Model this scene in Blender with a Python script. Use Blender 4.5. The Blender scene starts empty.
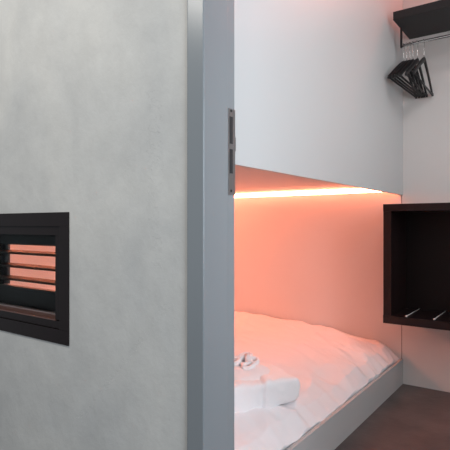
import bpy, bmesh, math, random
from mathutils import Vector, Matrix, noise
random.seed(4)
S = bpy.context.scene
COL = S.collection
R = math.radians

# ------------------------------------------------------------------ materials
def mat(name, color, rough=0.5, spec=0.5, metal=0.0, mottle=None, scale=3.0, bump=0.0, bscale=60.0, coat=0.0, emis=None, estr=1.0, sheen=0.0):
    m = bpy.data.materials.new(name); m.use_nodes = True
    nt = m.node_tree; b = nt.nodes['Principled BSDF']
    b.inputs['Base Color'].default_value = (*color, 1)
    b.inputs['Roughness'].default_value = rough
    b.inputs['Specular IOR Level'].default_value = spec
    b.inputs['Metallic'].default_value = metal
    b.inputs['Coat Weight'].default_value = coat
    if sheen:
        b.inputs['Sheen Weight'].default_value = sheen
    tc = nt.nodes.new('ShaderNodeTexCoord')
    if mottle:
        n = nt.nodes.new('ShaderNodeTexNoise'); n.inputs['Scale'].default_value = scale
        n.inputs['Detail'].default_value = 6; n.inputs['Roughness'].default_value = 0.6
        nt.links.new(tc.outputs['Object'], n.inputs['Vector'])
        r = nt.nodes.new('ShaderNodeValToRGB')
        r.color_ramp.elements[0].position = 0.32; r.color_ramp.elements[1].position = 0.68
        r.color_ramp.elements[0].color = (*mottle, 1); r.color_ramp.elements[1].color = (*color, 1)
        nt.links.new(n.outputs['Fac'], r.inputs['Fac'])
        nt.links.new(r.outputs['Color'], b.inputs['Base Color'])
    if bump:
        n2 = nt.nodes.new('ShaderNodeTexNoise'); n2.inputs['Scale'].default_value = bscale
        n2.inputs['Detail'].default_value = 4
        nt.links.new(tc.outputs['Object'], n2.inputs['Vector'])
        bp = nt.nodes.new('ShaderNodeBump'); bp.inputs['Strength'].default_value = bump
        bp.inputs['Distance'].default_value = 0.01
        nt.links.new(n2.outputs['Fac'], bp.inputs['Height'])
        nt.links.new(bp.outputs['Normal'], b.inputs['Normal'])
    if emis:
        b.inputs['Emission Color'].default_value = (*emis, 1)
        b.inputs['Emission Strength'].default_value = estr
    return m

def plaster_mat():
    m = mat('microcement', (0.60, 0.595, 0.57), rough=0.62, spec=0.3)
    nt = m.node_tree; N = nt.nodes; L = nt.links; b = N['Principled BSDF']
    tc = N.new('ShaderNodeTexCoord')
    big = N.new('ShaderNodeTexNoise'); big.inputs['Scale'].default_value = 2.6; big.inputs['Detail'].default_value = 5
    big.inputs['Roughness'].default_value = 0.55; big.inputs['Distortion'].default_value = 0.6
    mp = N.new('ShaderNodeMapping'); mp.inputs['Scale'].default_value = (0.9, 1, 0.8)
    L.new(tc.outputs['Object'], mp.inputs['Vector']); L.new(mp.outputs['Vector'], big.inputs['Vector'])
    rp = N.new('ShaderNodeValToRGB'); e = rp.color_ramp.elements
    e[0].position = 0.3; e[0].color = (0.585, 0.588, 0.578, 1); e[1].position = 0.66; e[1].color = (0.70, 0.692, 0.662, 1)
    L.new(big.outputs['Fac'], rp.inputs['Fac'])
    # faint paler trowel blots
    med = N.new('ShaderNodeTexNoise'); med.inputs['Scale'].default_value = 9; med.inputs['Detail'].default_value = 8
    med.inputs['Roughness'].default_value = 0.62
    L.new(mp.outputs['Vector'], med.inputs['Vector'])
    r2 = N.new('ShaderNodeValToRGB'); r2.color_ramp.elements[0].position = 0.38; r2.color_ramp.elements[1].position = 0.65
    r2.color_ramp.elements[0].color = (0.95, 0.95, 0.95, 1); r2.color_ramp.elements[1].color = (1.03, 1.03, 1.03, 1)
    L.new(med.outputs['Fac'], r2.inputs['Fac'])
    mx = N.new('ShaderNodeMix'); mx.data_type = 'RGBA'; mx.blend_type = 'MULTIPLY'; mx.inputs['Factor'].default_value = 1
    L.new(rp.outputs['Color'], mx.inputs['A']); L.new(r2.outputs['Color'], mx.inputs['B'])
    L.new(mx.outputs['Result'], b.inputs['Base Color'])
    # bump: trowel undulation + pits in a vertical trail and a diagonal trail
    sx = N.new('ShaderNodeSeparateXYZ'); L.new(tc.outputs['Object'], sx.inputs['Vector'])
    def M(op, a, c=None):
        n = N.new('ShaderNodeMath'); n.operation = op
        for i, v in enumerate((a, c)):
            if v is None: continue
            if isinstance(v, (int, float)): n.inputs[i].default_value = v
            else: L.new(v, n.inputs[i])
        return n.outputs[0]
    X, Z = sx.outputs['X'], sx.outputs['Z']
    wob = N.new('ShaderNodeTexNoise'); wob.inputs['Scale'].default_value = 7
    L.new(tc.outputs['Object'], wob.inputs['Vector'])
    wx = M('MULTIPLY', M('SUBTRACT', wob.outputs['Fac'], 0.5), 0.12)
    d1 = M('ABSOLUTE', M('ADD', M('ADD', X, 1.055), wx))
    m1 = M('LESS_THAN', d1, 0.026)
    z1 = M('MULTIPLY', M('LESS_THAN', Z, 1.52), M('GREATER_THAN', Z, 0.97))
    t1 = M('MULTIPLY', m1, z1)
    d2 = M('ABSOLUTE', M('ADD', M('SUBTRACT', Z, M('MULTIPLY', M('ADD', X, 1.13), 1.05)), -0.715))
    m2 = M('LESS_THAN', M('ADD', d2, M('MULTIPLY', wx, 0.4)), 0.016)
    z2 = M('MULTIPLY', M('LESS_THAN', Z, 0.86), M('GREATER_THAN', Z, 0.40))
    t2 = M('MULTIPLY', m2, z2)
    mask = M('MAXIMUM', t1, t2)
    pit = N.new('ShaderNodeTexNoise'); pit.inputs['Scale'].default_value = 75; pit.inputs['Detail'].default_value = 2
    L.new(tc.outputs['Object'], pit.inputs['Vector'])
    pv = M('MULTIPLY', M('GREATER_THAN', pit.outputs['Fac'], 0.53), mask)
    h = M('ADD', M('MULTIPLY', med.outputs['Fac'], 0.35), M('MULTIPLY', pv, -3.0))
    bp = N.new('ShaderNodeBump'); bp.inputs['Strength'].default_value = 0.6; bp.inputs['Distance'].default_value = 0.022
    L.new(h, bp.inputs['Height']); L.new(bp.outputs['Normal'], b.inputs['Normal'])
    return m

MT = dict(
    plaster=plaster_mat(),
    white=mat('white_wall', (0.79, 0.75, 0.73), rough=0.55, spec=0.3, mottle=(0.77, 0.73, 0.71), scale=1.5),
    panel=mat('white_panel', (0.61, 0.625, 0.63), rough=0.42, spec=0.35),
    under=mat('underside_board', (0.68, 0.66, 0.64), rough=0.6, spec=0.2),
    steel=mat('grey_painted_steel', (0.265, 0.29, 0.31), rough=0.25, spec=0.8),
    steelface=None,
    floor=mat('floor_vinyl', (0.14, 0.112, 0.106), rough=0.38, spec=0.4, mottle=(0.075, 0.060, 0.059), scale=4.0, bump=0.1, bscale=30),
    black=mat('black_frame', (0.014, 0.008, 0.009), rough=0.45, spec=0.3, mottle=(0.011, 0.007, 0.007), scale=20),
    blackp=mat('black_panel', (0.008, 0.008, 0.009), rough=0.35, spec=0.2),
    stile=mat('grey_stile', (0.05, 0.048, 0.048), rough=0.4),
    slat=mat('black_slat', (0.02, 0.013, 0.012), rough=0.55, spec=0.25),
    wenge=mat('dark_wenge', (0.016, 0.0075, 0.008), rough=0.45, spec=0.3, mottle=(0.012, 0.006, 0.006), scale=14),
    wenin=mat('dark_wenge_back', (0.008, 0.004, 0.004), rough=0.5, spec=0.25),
    shelf=mat('black_shelf', (0.020, 0.017, 0.018), rough=0.5, spec=0.4),
    hanger=mat('black_hanger', (0.012, 0.011, 0.012), rough=0.42, spec=0.5),
    chrome=mat('brushed_chrome', (0.75, 0.74, 0.73), rough=0.15, metal=1.0),
    rod=mat('pale_steel', (0.80, 0.78, 0.76), rough=0.3, metal=0.35),
    satin=mat('satin_steel', (0.30, 0.31, 0.32), rough=0.35, metal=1.0),
    hole=mat('dark_slot', (0.02, 0.022, 0.025), rough=0.7),
    duvet=mat('white_cotton', (0.88, 0.86, 0.885), rough=0.85, spec=0.15, bump=0.12, bscale=25, sheen=0.2),
    robe=mat('white_terry', (0.93, 0.92, 0.94), rough=0.95, spec=0.1, bump=0.25, bscale=160, sheen=0.3),
    mattress=mat('mattress_cover', (0.7, 0.7, 0.7), rough=0.9, spec=0.1),
    board=mat('grey_white_board', (0.50, 0.505, 0.51), rough=0.4, spec=0.4),
    joint=mat('joint_seam', (0.25, 0.2, 0.19), rough=0.8),
    alu=mat('aluminium_profile', (0.5, 0.48, 0.47), rough=0.4, metal=1.0),
)
LED = mat('led_coral', (0.9, 0.6, 0.5), rough=0.5, emis=(1.0, 0.255, 0.13), estr=36.0)
LED2 = mat('led_pink', (0.9, 0.6, 0.5), rough=0.5, emis=(1.0, 0.22, 0.14), estr=14.0)
g = bpy.data.materials.new('clear_glass'); g.use_nodes = True
gn = g.node_tree; gb = gn.nodes['Principled BSDF']
gb.inputs['Roughness'].default_value = 0.02; gb.inputs['Transmission Weight'].default_value = 1.0
gb.inputs['IOR'].default_value = 1.05; gb.inputs['Base Color'].default_value = (0.93, 0.97, 0.96, 1)
MT['glass'] = g

# ------------------------------------------------------------------ mesh helpers
def box(bm, x0, x1, y0, y1, z0, z1, bev=0.0, seg=2):
    t = bmesh.new()
    r = bmesh.ops.create_cube(t, size=1)
    bmesh.ops.scale(t, vec=(x1-x0, y1-y0, z1-z0), verts=t.verts)
    bmesh.ops.translate(t, vec=((x0+x1)/2, (y0+y1)/2, (z0+z1)/2), verts=t.verts)
    if bev:
        bmesh.ops.bevel(t, geom=t.edges[:], offset=bev, segments=seg, profile=0.7, affect='EDGES')
    merge(bm, t)

def merge(bm, t):
    me = bpy.data.meshes.new('tmp'); t.to_mesh(me); t.free()
    bm.from_mesh(me); bpy.data.meshes.remove(me)

def sweep(bm, pts, a, b=None, ref=(1, 0, 0), n=10, cap=True, taper=None):
    """tube of elliptical section: a along ref, b across"""
    b = b or a
    pts = [Vector(p) for p in pts]; ref = Vector(ref)
    rings = []
    for i, p in enumerate(pts):
        d = (pts[min(i+1, len(pts)-1)] - pts[max(i-1, 0)]).normalized()
        u = (ref - d*ref.dot(d))
        if u.length < 1e-4: u = d.orthogonal()
        u.normalize(); v = d.cross(u)
        k = taper[i] if taper else 1
        rings.append([bm.verts.new(p + u*a*k*math.cos(2*math.pi*j/n) + v*b*k*math.sin(2*math.pi*j/n)) for j in range(n)])
    for r0, r1 in zip(rings, rings[1:]):
        for j in range(n):
            bm.faces.new((r0[j], r0[(j+1) % n], r1[(j+1) % n], r1[j]))
    if cap:
        bm.faces.new(list(reversed(rings[0]))); bm.faces.new(rings[-1])

def obj(name, bm, m, parent=None, smooth=False, offset=None):
    bmesh.ops.recalc_face_normals(bm, faces=bm.faces[:])
    if offset:
        bmesh.ops.translate(bm, vec=[-c for c in offset], verts=bm.verts)
    me = bpy.data.meshes.new(name); bm.to_mesh(me); bm.free()
    if smooth:
        for p in me.polygons: p.use_smooth = True
    me.materials.append(m)
    o = bpy.data.objects.new(name, me); COL.objects.link(o)
    if parent: o.parent = parent
    if offset and not parent: o.location = offset
    return o

def B(name, m, boxes, parent=None, bev=0.0, offset=None):
    bm = bmesh.new()
    for q in boxes: box(bm, *q, bev=bev)
    return obj(name, bm, m, parent, offset=offset)

def struct(o): o['kind'] = 'structure'; return o

def thing(name, label, cat, loc=(0, 0, 0), group=None):
    o = bpy.data.objects.new(name, None); COL.objects.link(o); o.location = loc
    o.empty_display_size = 0.1
    return tag(o, label, cat, group)

def tag(o, label, cat, group=None):
    o['label'] = label; o['category'] = cat
    if group: o['group'] = group
    return o

# ------------------------------------------------------------------ key dimensions
YB = 3.43          # back wall
XL = -2.75         # far left wall of the sleeping niche
XP = -0.931        # plane of bunk panel / bed side board
XR = 1.7
ZC = 2.95
YW0, YW1 = 1.10, 1.25    # partition wall with the window and the doorway

# ------------------------------------------------------------------ setting
struct(B('floor', MT['floor'], [(-3.6, 2.6, -2.6, YB+0.1, -0.06, 0.0)]))
struct(B('ceiling', MT['white'], [(XL, XR, YW0, YB, ZC, ZC+0.08)]))
struct(B('wall_back', MT['white'], [(XL-0.1, XR+0.1, YB, YB+0.1, 0, ZC)]))
struct(B('wall_left', MT['white'], [(XL-0.1, XL, YW1, YB, 0, ZC)]))
struct(B('wall_right', MT['white'], [(XR, XR+0.1, YW1, YB, 0, ZC)]))
WX0, WX1, WZ0, WZ1 = -2.333, -1.5346, 0.711, 1.0955    # hole for the window
DX0, DX1, DZ = -0.912, 0.16, 2.22                 # hole for the doorway
struct(B('wall_front', MT['plaster'], [
    (-3.6, WX0, YW0, YW1, 0, ZC), (WX0, WX1, YW0, YW1, 0, WZ0), (WX0, WX1, YW0, YW1, WZ1, ZC),
    (WX1, DX0, YW0, YW1, 0, ZC), (DX0, DX1, YW0, YW1, DZ, ZC), (DX1, 2.6, YW0, YW1, 0, ZC)]))
struct(B('trim_1', MT['joint'], [(-0.942, -0.938, YB-0.0012, YB+0.001, 0, 1.37)]))  # thin dark strip for the vertical seam in the wall panelling

# steel door frame (left jamb, head, right jamb), rebated on the room side
def jamb_profile(sign, x_face_out, x_rev, x_reb):
    y0, ys, y1 = 1.088, 1.2127, 1.265
    return [(x_face_out, y0), (x_rev, y0), (x_rev, ys), (x_reb, ys), (x_reb, y1), (x_face_out, y1)]
def prism_z(bm, prof, z0, z1, bevidx=()):
    t = bmesh.new()
    lo = [t.verts.new((x, y, z0)) for x, y in prof]; hi = [t.verts.new((x, y, z1)) for x, y in prof]
    n = len(prof)
    t.faces.new(lo); t.faces.new(list(reversed(hi)))
    for i in range(n): t.faces.new((lo[i], lo[(i+1) % n], hi[(i+1) % n], hi[i]))
    t.edges.ensure_lookup_table()
    ed = [e for e in t.edges if abs(e.verts[0].co.z-e.verts[1].co.z) > 0.5]
    bmesh.ops.bevel(t, geom=ed, offset=0.0045, segments=4, profile=0.5, affect='EDGES')
    merge(bm, t)
bm = bmesh.new()
prism_z(bm, jamb_profile(1, -0.9155, -0.8516, -0.8636), 0, 2.15)
prism_z(bm, jamb_profile(-1, 0.163, 0.10, 0.112), 0, 2.15)
box(bm, -0.9155, 0.163, 1.088, 1.2127, 2.15, 2.214)
box(bm, -0.9155, 0.163, 1.2127, 1.265, 2.162, 2.214)
door = struct(obj('door_1', bm, MT['steel']))
# strike plate on the rebate of the left jamb
bm = bmesh.new()
xs = -0.8636
box(bm, xs-0.0005, xs+0.0022, 1.226, 1.2635, 1.195, 1.465, bev=0.0008)
box(bm, xs-0.0005, xs+0.003, 1.256, 1.2665, 1.335, 1.378, bev=0.001)
sp = obj('strike_plate', bm, MT['satin'], door); sp['label'] = 'satin steel strike plate'
B('latch_slot', MT['hole'], [(xs+0.0018, xs+0.003, 1.233, 1.249, 1.355, 1.44)], sp)
B('bolt_slot', MT['hole'], [(xs+0.0018, xs+0.003, 1.233, 1.249, 1.262, 1.338)], sp)
for z in (1.458, 1.207):
    bm = bmesh.new(); sweep(bm, [(xs+0.0015, 1.241, z), (xs+0.0034, 1.241, z)], 0.0042, n=12, ref=(0, 1, 0))
    obj('screw', bm, MT['hole'], sp)

# window in the partition: stepped black casing, louvre unit, glass, sill
win = bpy.data.objects.new('window_1', None); COL.objects.link(win); win.location = (-1.915, YW0, 0.665); struct(win)
def W(name, m, boxes, bev=0.0):
    o = B(name, m, boxes, win, bev); o.matrix_parent_inverse = Matrix.Translation(-win.location); return o
ox0, ox1, oz0, oz1 = -2.385, -1.4826, 0.659, 1.1475
c = 0.052
W('casing', MT['black'], [
    (ox0, ox1, 1.094, 1.115, oz1-c, oz1), (ox0, ox1, 1.094, 1.115, oz0, oz0+c),
    (ox0, ox0+c, 1.094, 1.115, oz0+c, oz1-c), (ox1-c, ox1, 1.094, 1.115, oz0+c, oz1-c)], 0.0015)
ix0, ix1, iz0, iz1 = ox0+c, ox1-c, oz0+c, oz1-c
d = 0.034
W('inner_frame', MT['black'], [
    (ix0, ix1, 1.101, 1.24, iz1-d, iz1+0.003), (ix0, ix1, 1.101, 1.24, iz0+0.001, iz0+d-0.004),
    (ix0, ix0+d, 1.101, 1.24, iz0+d, iz1-d), (ix1-d, ix1, 1.101, 1.24, iz0+d, iz1-d)], 0.001)
gx0, gx1, gz0, gz1 = ix0+d, ix1-d, iz0+d-0.004, iz1-d
W('sill', MT['sillm'] if 'sillm' in MT else mat('sill_glow_tint', (0.16, 0.075, 0.06), rough=0.3, spec=0.6),  # reddish base holds the orange LED reflection on the sill
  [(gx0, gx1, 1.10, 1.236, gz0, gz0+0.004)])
W('glass_pane', MT['glass'], [(gx0, gx1, 1.168, 1.172, gz0+0.004, gz1)])
W('glass_bead', MT['chrome'], [(gx0, gx1, 1.1675, 1.1725, gz0+0.004, gz0+0.0075)])
# louvre unit behind the glass
lz0, lz1 = 0.828, 1.013
ly0, ly1 = 1.196, 1.222
W('louvre_frame', MT['blackp'], [
    (gx0, gx1, ly0, ly1, gz0+0.004, lz0), (gx0, gx1, ly0, ly1, lz1, gz1),
    (gx0, -2.13, ly0, ly1, lz0, lz1), (gx1-0.012, gx1, ly0, ly1, lz0, lz1)], 0.001)
W('rear_stile', MT['stile'], [(gx0, -2.107, ly1+0.004, ly1+0.016, lz0, lz1)])
bm = bmesh.new()
for z in (0.979, 0.919, 0.862):
    t = bmesh.new(); box(t, -2.13, gx1-0.012, -0.020, 0.020, -0.005, 0.005, bev=0.002)
    bmesh.ops.rotate(t, matrix=Matrix.Rotation(R(10), 3, 'X'), verts=t.verts)
    bmesh.ops.translate(t, vec=(0, 1.209, z), verts=t.verts); merge(bm, t)
o = obj('louvre_slats', bm, MT['slat'], win); o.matrix_parent_inverse = Matrix.Translation(-win.location)

# ------------------------------------------------------------------ upper bunk box
ub = thing('upper_bunk', 'tall smooth white boxed-in upper bunk hanging above the bed, lit coral underneath', 'bunk', (XP, 2.3, 1.308))
def P(name, m, boxes, parent, bev=0.0):
    o = B(name, m, boxes, parent, bev); o.matrix_parent_inverse = Matrix.Translation(-Vector(parent.location)); return o
P('front_panel', MT['panel'], [(XP-0.022, XP, YW1+0.003, YB-0.001, 1.308, ZC-0.001)], ub, 0.0008)
P('underside_board', MT['under'], [(XL+0.001, XP-0.022, YW1+0.003, YB-0.001, 1.372, 1.40)], ub)

# LED strips: aluminium profile in the corner with an emitting diffuser
def led(name, label, x0, x1, ytop, z, m, axis='X', w=0.024):
    t = thing(name, label, 'light strip', ((x0+x1)/2, ytop, z) if axis == 'X' else (ytop, (x0+x1)/2, z), None)
    h = w
    if axis == 'X':
        prof = [(0, 0), (-h, 0), (-h, -0.004), (-0.004, -h*1.5), (0, -h*1.5)]
        mk = lambda s, p: (s, ytop+p[0], z+p[1])
    else:
        prof = [(0, 0), (h, 0), (h, -0.004), (0.004, -h*1.5), (0, -h*1.5)]
        mk = lambda s, p: (ytop+p[0], s, z+p[1])
    def ex(pr, a, b):
        bm = bmesh.new()
        A = [bm.verts.new(mk(a, p)) for p in pr]; C = [bm.verts.new(mk(b, p)) for p in pr]
        bm.faces.new(A); bm.faces.new(list(reversed(C)))
        n = len(pr)
        for i in range(n): bm.faces.new((A[i], A[(i+1) % n], C[(i+1) % n], C[i]))
        return bm
    o = obj('profile', ex(prof, x0, x1), MT['alu'], t); o.matrix_parent_inverse = Matrix.Translation(-Vector(t.location))
    s = 1 if axis != 'X' else -1
    k = 0.0012
    pr2 = [(s*(h-0.001), -0.003), (s*(h+k), -0.005), (s*(0.004+k), -h*1.5-k), (s*0.003, -h*1.5+0.001)]
    o = obj('diffuser', ex(pr2, x0+0.003, x1-0.003), m, t); o.matrix_parent_inverse = Matrix.Translation(-Vector(t.location))
    return t
led('led_strip', 'glowing coral LED strip along the wall directly under the upper bunk', XL+0.03, XP-0.03, YB-0.0005, 1.371, LED)
led('led_strip', 'added coral LED strip, itself out of view, lighting the far side wall behind the louvres', YW1+0.05, YB-0.05, XL+0.0005, 1.371, LED, axis='Y', w=0.034)  # added strip, unseen; makes the wall behind the louvres glow orange
led('led_strip', 'pink LED strip where the back wall meets the ceiling, above the hanging shelf', XP+0.03, 0.15, YB-0.0005, ZC-0.002, LED2, w=0.05)

# ------------------------------------------------------------------ bed
bed = thing('bed', 'low built-in bed with grey-white side board along the dark floor', 'bed', (XP, 2.3, 0))
P('side_board', MT['board'], [(XP-0.018, XP, YW1+0.003, YB-0.001, 0.0, 0.172)], bed, 0.0012)
P('bed_base', MT['board'], [(XL+0.002, XP-0.019, YW1+0.003, YB-0.001, 0.0, 0.10)], bed)
P('mattress', MT['mattress'], [(XL+0.01, XP-0.05, YW1+0.02, YB-0.01, 0.10, 0.19)], bed, 0.02)

def duvet_z(x, y):
    # profile across the width
    pts = [(-2.75, .345), (-2.3, .352), (-1.7, .337), (-1.39, .315), (-1.16, .268), (-1.02, .228), (-0.965, .192), (-0.944, .176)]
    z = pts[0][1]
    for (a, za), (b_, zb) in zip(pts, pts[1:]):
        if a <= x <= b_:
            t = (x-a)/(b_-a); z = za + (zb-za)*t; break
        z = zb
    e = min(1, max(0, (-0.955 - x)/0.10))           # keeps the hem quiet
    f = 0.35+0.65*e
    z += f*0.018*noise.noise(Vector((x*1.6, y*1.9, 3.1)))
    # long soft folds running roughly along the bed and across the slope
    u = x*0.85 + y*0.55; v = -x*0.5 + y*0.85
    w = noise.noise(Vector((u*2.2, v*0.9, 7.7)))
    z += (f*0.009 + 0.008*math.exp(-((x+1.0)/0.3)**2)*f)*(1-abs(noise.noise(Vector((u*4.2+w, v*1.1, 1.2))))*2.6)
    z += f*0.010*(1-abs(noise.noise(Vector((x*3+w*1.5, y*9, 5.2))))*2.4)
    z += 0.0035*noise.noise(Vector((x*16, y*16, 0.4)))
    # gathers near the hem
    near = math.exp(-((x+1.02)/0.13)**2)
    z += near*0.032*noise.noise(Vector((x*4, y*11, 9.0)))
    kk = math.exp(-((y-3.25)/0.35)**2)*math.exp(-((x+1.05)/0.28)**2)
    z += kk*0.028*(0.5-abs(noise.noise(Vector((x*2.5-y*3, y*13+x*6, 2.0))))*2)
    return z
bm = bmesh.new()
x0, x1, y0, y1 = XL+0.012, -0.944, YW1+0.03, YB-0.006
nx, ny = 190, 230
xsv = [x0+(x1-x0)*(1-(1-i/nx)**1.5) for i in range(nx+1)]
g_ = []
for i in range(nx+1):
    row = []
    for j in range(ny+1):
        y = y0+(y1-y0)*j/ny
        hem = 0.008*noise.noise(Vector((y*7, 2.2, 0)))+0.004*noise.noise(Vector((y*23, 4.2, 0)))
        tt = max(0, (xsv[i]+1.15)/0.2)
        xx = xsv[i] - (0.008+hem*1.3)*tt*1.0
        zz = duvet_z(xsv[i], y)
        ey = min(1, (y1-y)/0.03); ez = min(1, (y-y0)/0.06)
        zz -= 0.02*(1-math.sqrt(max(0, 1-(1-ey)**2))) + 0.06*(1-math.sqrt(max(0, 1-(1-ez)**2)))
        row.append(bm.verts.new((xx, y, max(zz, 0.135))))
    g_.append(row)
for i in range(nx):
    for j in range(ny):
        bm.faces.new((g_[i][j], g_[i+1][j], g_[i+1][j+1], g_[i][j+1]))
# underside skirt gives the duvet its thickness
ring = [g_[i][0] for i in range(nx+1)] + [g_[nx][j] for j in range(1, ny+1)] + [g_[i][ny] for i in range(nx-1, -1, -1)] + [g_[0][j] for j in range(ny-1, 0, -1)]
low = [bm.verts.new((v.co.x-0.022 if v.co.x > -1.2 else v.co.x, v.co.y, 0.135)) for v in ring]
for k in range(len(ring)):
    k2 = (k+1) % len(ring)
    bm.faces.new((ring[k], low[k], low[k2], ring[k2]))
dv = obj('duvet', bm, MT['duvet'], smooth=True, offset=(-1.8, 2.3, 0.14))
tag(dv, 'crumpled white duvet spread over the low bed, glowing pink', 'duvet')

# ------------------------------------------------------------------ folded bathrobe on the bed
ang = math.atan2(0.922, 0.387)
rc = Vector((-1.07, 2.10)) - Vector((0.387, 0.922))*0.225 + Vector((-0.922, 0.387))*0.165 + Vector((0.035,-0.03))
robe = thing('folded_bathrobe', 'folded white terry bathrobe lying on the duvet behind the door jamb', 'bathrobe', (rc.x, rc.y, 0.262))
robe.rotation_euler = (R(0), R(0), ang)
def soft_block(hw, hd, h, z0, nn=64, seed=0.0, p=5.0, crease=None, lift=0.0, amp=0.006):
    bm = bmesh.new()
    t = bmesh.new(); bmesh.ops.create_cube(t, size=2)
    bmesh.ops.subdivide_edges(t, edges=t.edges[:], cuts=nn//2, use_grid_fill=True)
    for v in t.verts:
        c0 = v.co.copy()
        m = (abs(c0.x)**p+abs(c0.y)**p+abs(c0.z)**p)**(1/p)
        c1 = c0/m
        q = Vector((c1.x*hw, c1.y*hd, (c1.z+1)*h/2))
        nv = noise.noise(Vector((q.x*9+seed, q.y*9, q.z*12)))
        q += c1*amp*nv*1.6
        q += c1*amp*0.45*noise.noise(Vector((q.x*30+seed, q.y*30, q.z*30)))
        if crease:
            for cx, wd, dp in crease:
                xx = q.x - cx - 0.27*(q.y+hd)
                k = math.exp(-(xx/wd)**2)
                q -= c1*dp*k
                if 0 < xx: q += c1*dp*0.5*math.exp(-((xx-0.02)/0.03)**2)
        q.z += z0 + lift*c1.z*(-c0.x)
        if q.z < z0: q.z = z0
        v.co = q
    merge(bm, t)
    return bm
# local axes: x along the front face (positive = far right corner), y away from the camera
obj('body', soft_block(0.235, 0.175, 0.142, -0.01, seed=2.0, p=8.0, crease=[(0.0, 0.005, 0.012)], nn=120, lift=0.012, amp=0.008), MT['robe'], robe, smooth=True)
obj('front_fold', soft_block(0.20, 0.155, 0.13, 0.038, seed=9.0, p=2.1, amp=0.008), MT['robe'], robe, smooth=True).location = (-0.03, 0.015, 0.0)
# rolled belt and collar on the top
bm = bmesh.new()
def loop(cx, cy, cz, rx, ry, tilt, rad, turns=1.0, n=40, rise=0.0, ph=0):
    pts = []
    for i in range(n+1):
        a = ph + 2*math.pi*turns*i/n
        pts.append((cx+rx*math.cos(a), cy+ry*math.sin(a), cz+tilt*math.sin(a+0.7)+rise*i/n))
    sweep(bm, pts, rad, rad*0.75, ref=(0, 0, 1), n=12)
loop(0.075, 0.015, 0.170, 0.026, 0.020, 0.008, 0.011)
loop(0.030, 0.020, 0.176, 0.028, 0.024, 0.012, 0.013)
loop(0.060, 0.065, 0.178, 0.036, 0.022, 0.010, 0.013)
loop(-0.02, 0.045, 0.176, 0.032, 0.026, 0.008, 0.013)
loop(0.015, -0.030, 0.168, 0.030, 0.018, 0.006, 0.011)
sweep(bm, [(0.035, 0.00, 0.178), (0.045, 0.015, 0.194), (0.055, 0.035, 0.196), (0.06, 0.05, 0.184)], 0.015, 0.012, ref=(0, 1, 0), n=12)
for v in bm.verts:
    v.co += 0.004*noise.noise_vector(v.co*38)
belt = obj('belt', bm, MT['robe'], robe, smooth=True); belt['label'] = 'white belt tied in loops on top'

# ------------------------------------------------------------------ black wall niche box
nb = thing('wall_cabinet', 'open-fronted dark brown box cabinet mounted low on the wall beside the bed', 'cabinet', (-0.55, YB, 0.482))
NX0, NX1, NZ0, NZ1, NY0 = -0.957, -0.13, 0.478, 1.232, 3.07
T = 0.05
P('top_board', MT['wenge'], [(NX0, NX1, NY0, YB-0.001, NZ1-0.045, NZ1)], nb, 0.001)
P('bottom_board', MT['wenge'], [(NX0, NX1, NY0, YB-0.001, NZ0, NZ0+T)], nb, 0.001)
P('side_board', MT['wenge'], [(NX0+0.001, NX0+T, NY0+0.002, YB-0.001, NZ0+T, NZ1-0.045)], nb, 0.001)
P('side_board', MT['wenge'], [(NX1-T, NX1-0.001, NY0+0.002, YB-0.001, NZ0+T, NZ1-0.045)], nb, 0.001)
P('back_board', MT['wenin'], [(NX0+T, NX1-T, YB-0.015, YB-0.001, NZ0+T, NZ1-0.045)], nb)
for x in (-0.817, -0.655, -0.493, -0.331):
    bm = bmesh.new()
    z = NZ0+T+0.006
    sweep(bm, [(x, NY0+0.012, z), (x, YB-0.02, z)], 0.003, n=8)
    sweep(bm, [(x, NY0+0.006, z), (x, NY0+0.009, z), (x, NY0+0.016, z), (x, NY0+0.019, z)], 0.0068, n=12, taper=[0.5, 1, 1, 0.5])
    o = obj('steel_rail', bm, MT['rod'], nb, smooth=True); o.matrix_parent_inverse = Matrix.Translation(-Vector(nb.location))
    o['label'] = 'thin chrome rail with a round end'

# ------------------------------------------------------------------ hanging shelf with rail
hs = thing('coat_shelf', 'thick black wall shelf with a chrome clothes rail under it', 'shelf', (-0.4, YB, 2.24))
SX0, SX1, SZ0, SZ1, SY0 = -0.887, 0.0, 2.375, 2.426, 3.045
P('shelf_board', MT['shelf'], [(SX0, SX1, SY0, YB-0.001, SZ0, SZ1)], hs, 0.0015)
ZR, YR = 2.262, 3.205
for x in (SX0+0.006, SX1-0.006):
    P('bracket', MT['shelf'], [(x-0.005, x+0.005, YR-0.009, YR+0.009, ZR-0.012, SZ0)], hs)
bm = bmesh.new(); sweep(bm, [(SX0+0.011, YR, ZR), (SX1-0.011, YR, ZR)], 0.0092, n=16, ref=(0, 1, 0))
o = obj('clothes_rail', bm, MT['chrome'], hs, smooth=True); o.matrix_parent_inverse = Matrix.Translation(-Vector(hs.location))
o['label'] = 'chrome clothes rail'

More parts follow.
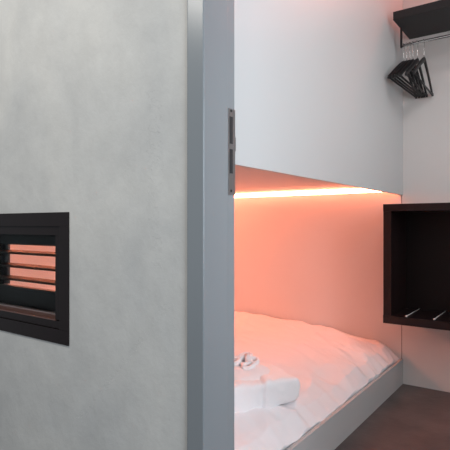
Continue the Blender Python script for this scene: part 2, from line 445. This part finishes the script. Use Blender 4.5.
# ------------------------------------------------------------------ hangers
def make_hanger():
    t = thing('clothes_hanger', '', 'hanger')
    W2 = 0.213
    bm = bmesh.new()
    arm = []
    for k in range(-16, 17):
        s = k/16; y = s*W2; a = abs(s)
        z = -0.100 - 0.165*(a**1.15)
        arm.append((0, y, z))
    tp = [0.75+0.35*(1-abs(k/16)) for k in range(-16, 17)]
    sweep(bm, arm, 0.0070, 0.0165, ref=(1, 0, 0), n=10, taper=tp)
    sweep(bm, [(0, -W2+0.004, -0.262), (0, W2-0.004, -0.262)], 0.0052, 0.007, ref=(1, 0, 0), n=10)
    for s in (-1, 1):
        sweep(bm, [(0, s*(W2-0.004), -0.252), (0, s*(W2+0.002), -0.270)], 0.0072, 0.009, ref=(1, 0, 0), n=10)
    rm = Matrix.Rotation(R(-6), 3, 'X')
    for v in bm.verts: v.co = rm @ (v.co - Vector((0, 0, -0.10))) + Vector((0, 0.010, -0.116))
    obj('frame', bm, MT['hanger'], t, smooth=True)
    bm = bmesh.new()
    rr = 0.0125
    pts = [(0, 0, -0.09), (0, 0, -0.045)]
    c0 = (0, 0, 0.009-rr)
    for i in range(17):
        a = math.radians(-70 + i*(250/16))
        pts.append((0, rr*math.cos(a), c0[2]+rr*math.sin(a)))
    # neck into the loop
    pts = [(0, 0.006, -0.118), (0, 0.002, -0.06), (0, 0.003, -0.040), (0, 0.009, -0.025)] + [(0, rr*math.cos(math.radians(-45+i*15)), c0[2]+rr*math.sin(math.radians(-45+i*15))) for i in range(16)]
    sweep(bm, pts, 0.0018, n=8)
    h = obj('hook', bm, MT['chrome'], t, smooth=True); h['label'] = 'chrome hook'
    return t
h0 = make_hanger()
spots = [(-0.867, 8, 0, 'black clothes hanger at the left end of the rail, next to the white bunk panel'),
         (-0.848, 8, 0, 'second black clothes hanger from the left end of the rail'),
         (-0.829, 7.5, 0, 'third black clothes hanger from the left end of the rail'),
         (-0.809, 6, 0, 'fourth black clothes hanger from the left, in the middle of the row'),
         (-0.782, 3, 0, 'black clothes hanger turned slightly, last of the tight bunch of five'),
         (-0.742, 2, 0, 'black clothes hanger at the right end, hanging apart from the bunch')]
for i, (x, rz, tilt, lab) in enumerate(spots):
    if i == 0: h = h0
    else:
        h = h0.copy(); COL.objects.link(h)
        for ch in list(h0.children):
            c_ = ch.copy(); COL.objects.link(c_); c_.parent = h
    h.location = (x, YR, ZR+0.0026)
    h.rotation_euler = (R(-tilt), 0, R(-rz))
    tag(h, lab, 'hanger', 'black hangers on the clothes rail')

# ------------------------------------------------------------------ lights
def area(name, loc, target, size, sy, power, color):
    l = bpy.data.lights.new(name, 'AREA'); l.shape = 'RECTANGLE'; l.size = size; l.size_y = sy
    l.energy = power; l.color = color
    o = bpy.data.objects.new(name, l); COL.objects.link(o); o.location = loc
    o.rotation_euler = (Vector(target)-Vector(loc)).to_track_quat('-Z', 'Y').to_euler()
    return o
area('room_window_light', (1.1, 1.65, 1.7), (-1, 1.6, 1.5), 0.6, 1.4, 19, (0.90, 0.96, 1.0))
area('room_ceiling_light', (0.3, 2.0, 2.88), (0.2, 2.2, 0), 0.5, 0.5, 10, (0.97, 0.98, 1.0))
area('corridor_ceiling_light', (-1.6, -0.3, 2.7), (-1.5, 1.0, 1.0), 1.2, 0.5, 20, (1.0, 0.95, 0.88))
area('corridor_window_light', (2.4, -0.5, 1.5), (-0.9, 1.2, 1.2), 1.4, 1.8, 66, (0.80, 0.91, 1.0))

w = bpy.data.worlds.new('world'); S.world = w; w.use_nodes = True
w.node_tree.nodes['Background'].inputs['Color'].default_value = (0.86, 0.93, 1.0, 1)
w.node_tree.nodes['Background'].inputs['Strength'].default_value = 0.33

# ------------------------------------------------------------------ camera
cam = bpy.data.cameras.new('camera'); co = bpy.data.objects.new('camera', cam); COL.objects.link(co)
cam.sensor_width = 36; cam.sensor_fit = 'HORIZONTAL'; cam.lens = 36*481/450
co.location = (0, 0, 1.1); co.rotation_euler = (R(90), 0, R(35.5))
cam.clip_start = 0.05
S.camera = co
vs = S.view_settings
vs.view_transform = 'Standard'; vs.look = 'None'; vs.exposure = 0.0; vs.gamma = 1.0; vs.use_curve_mapping = False
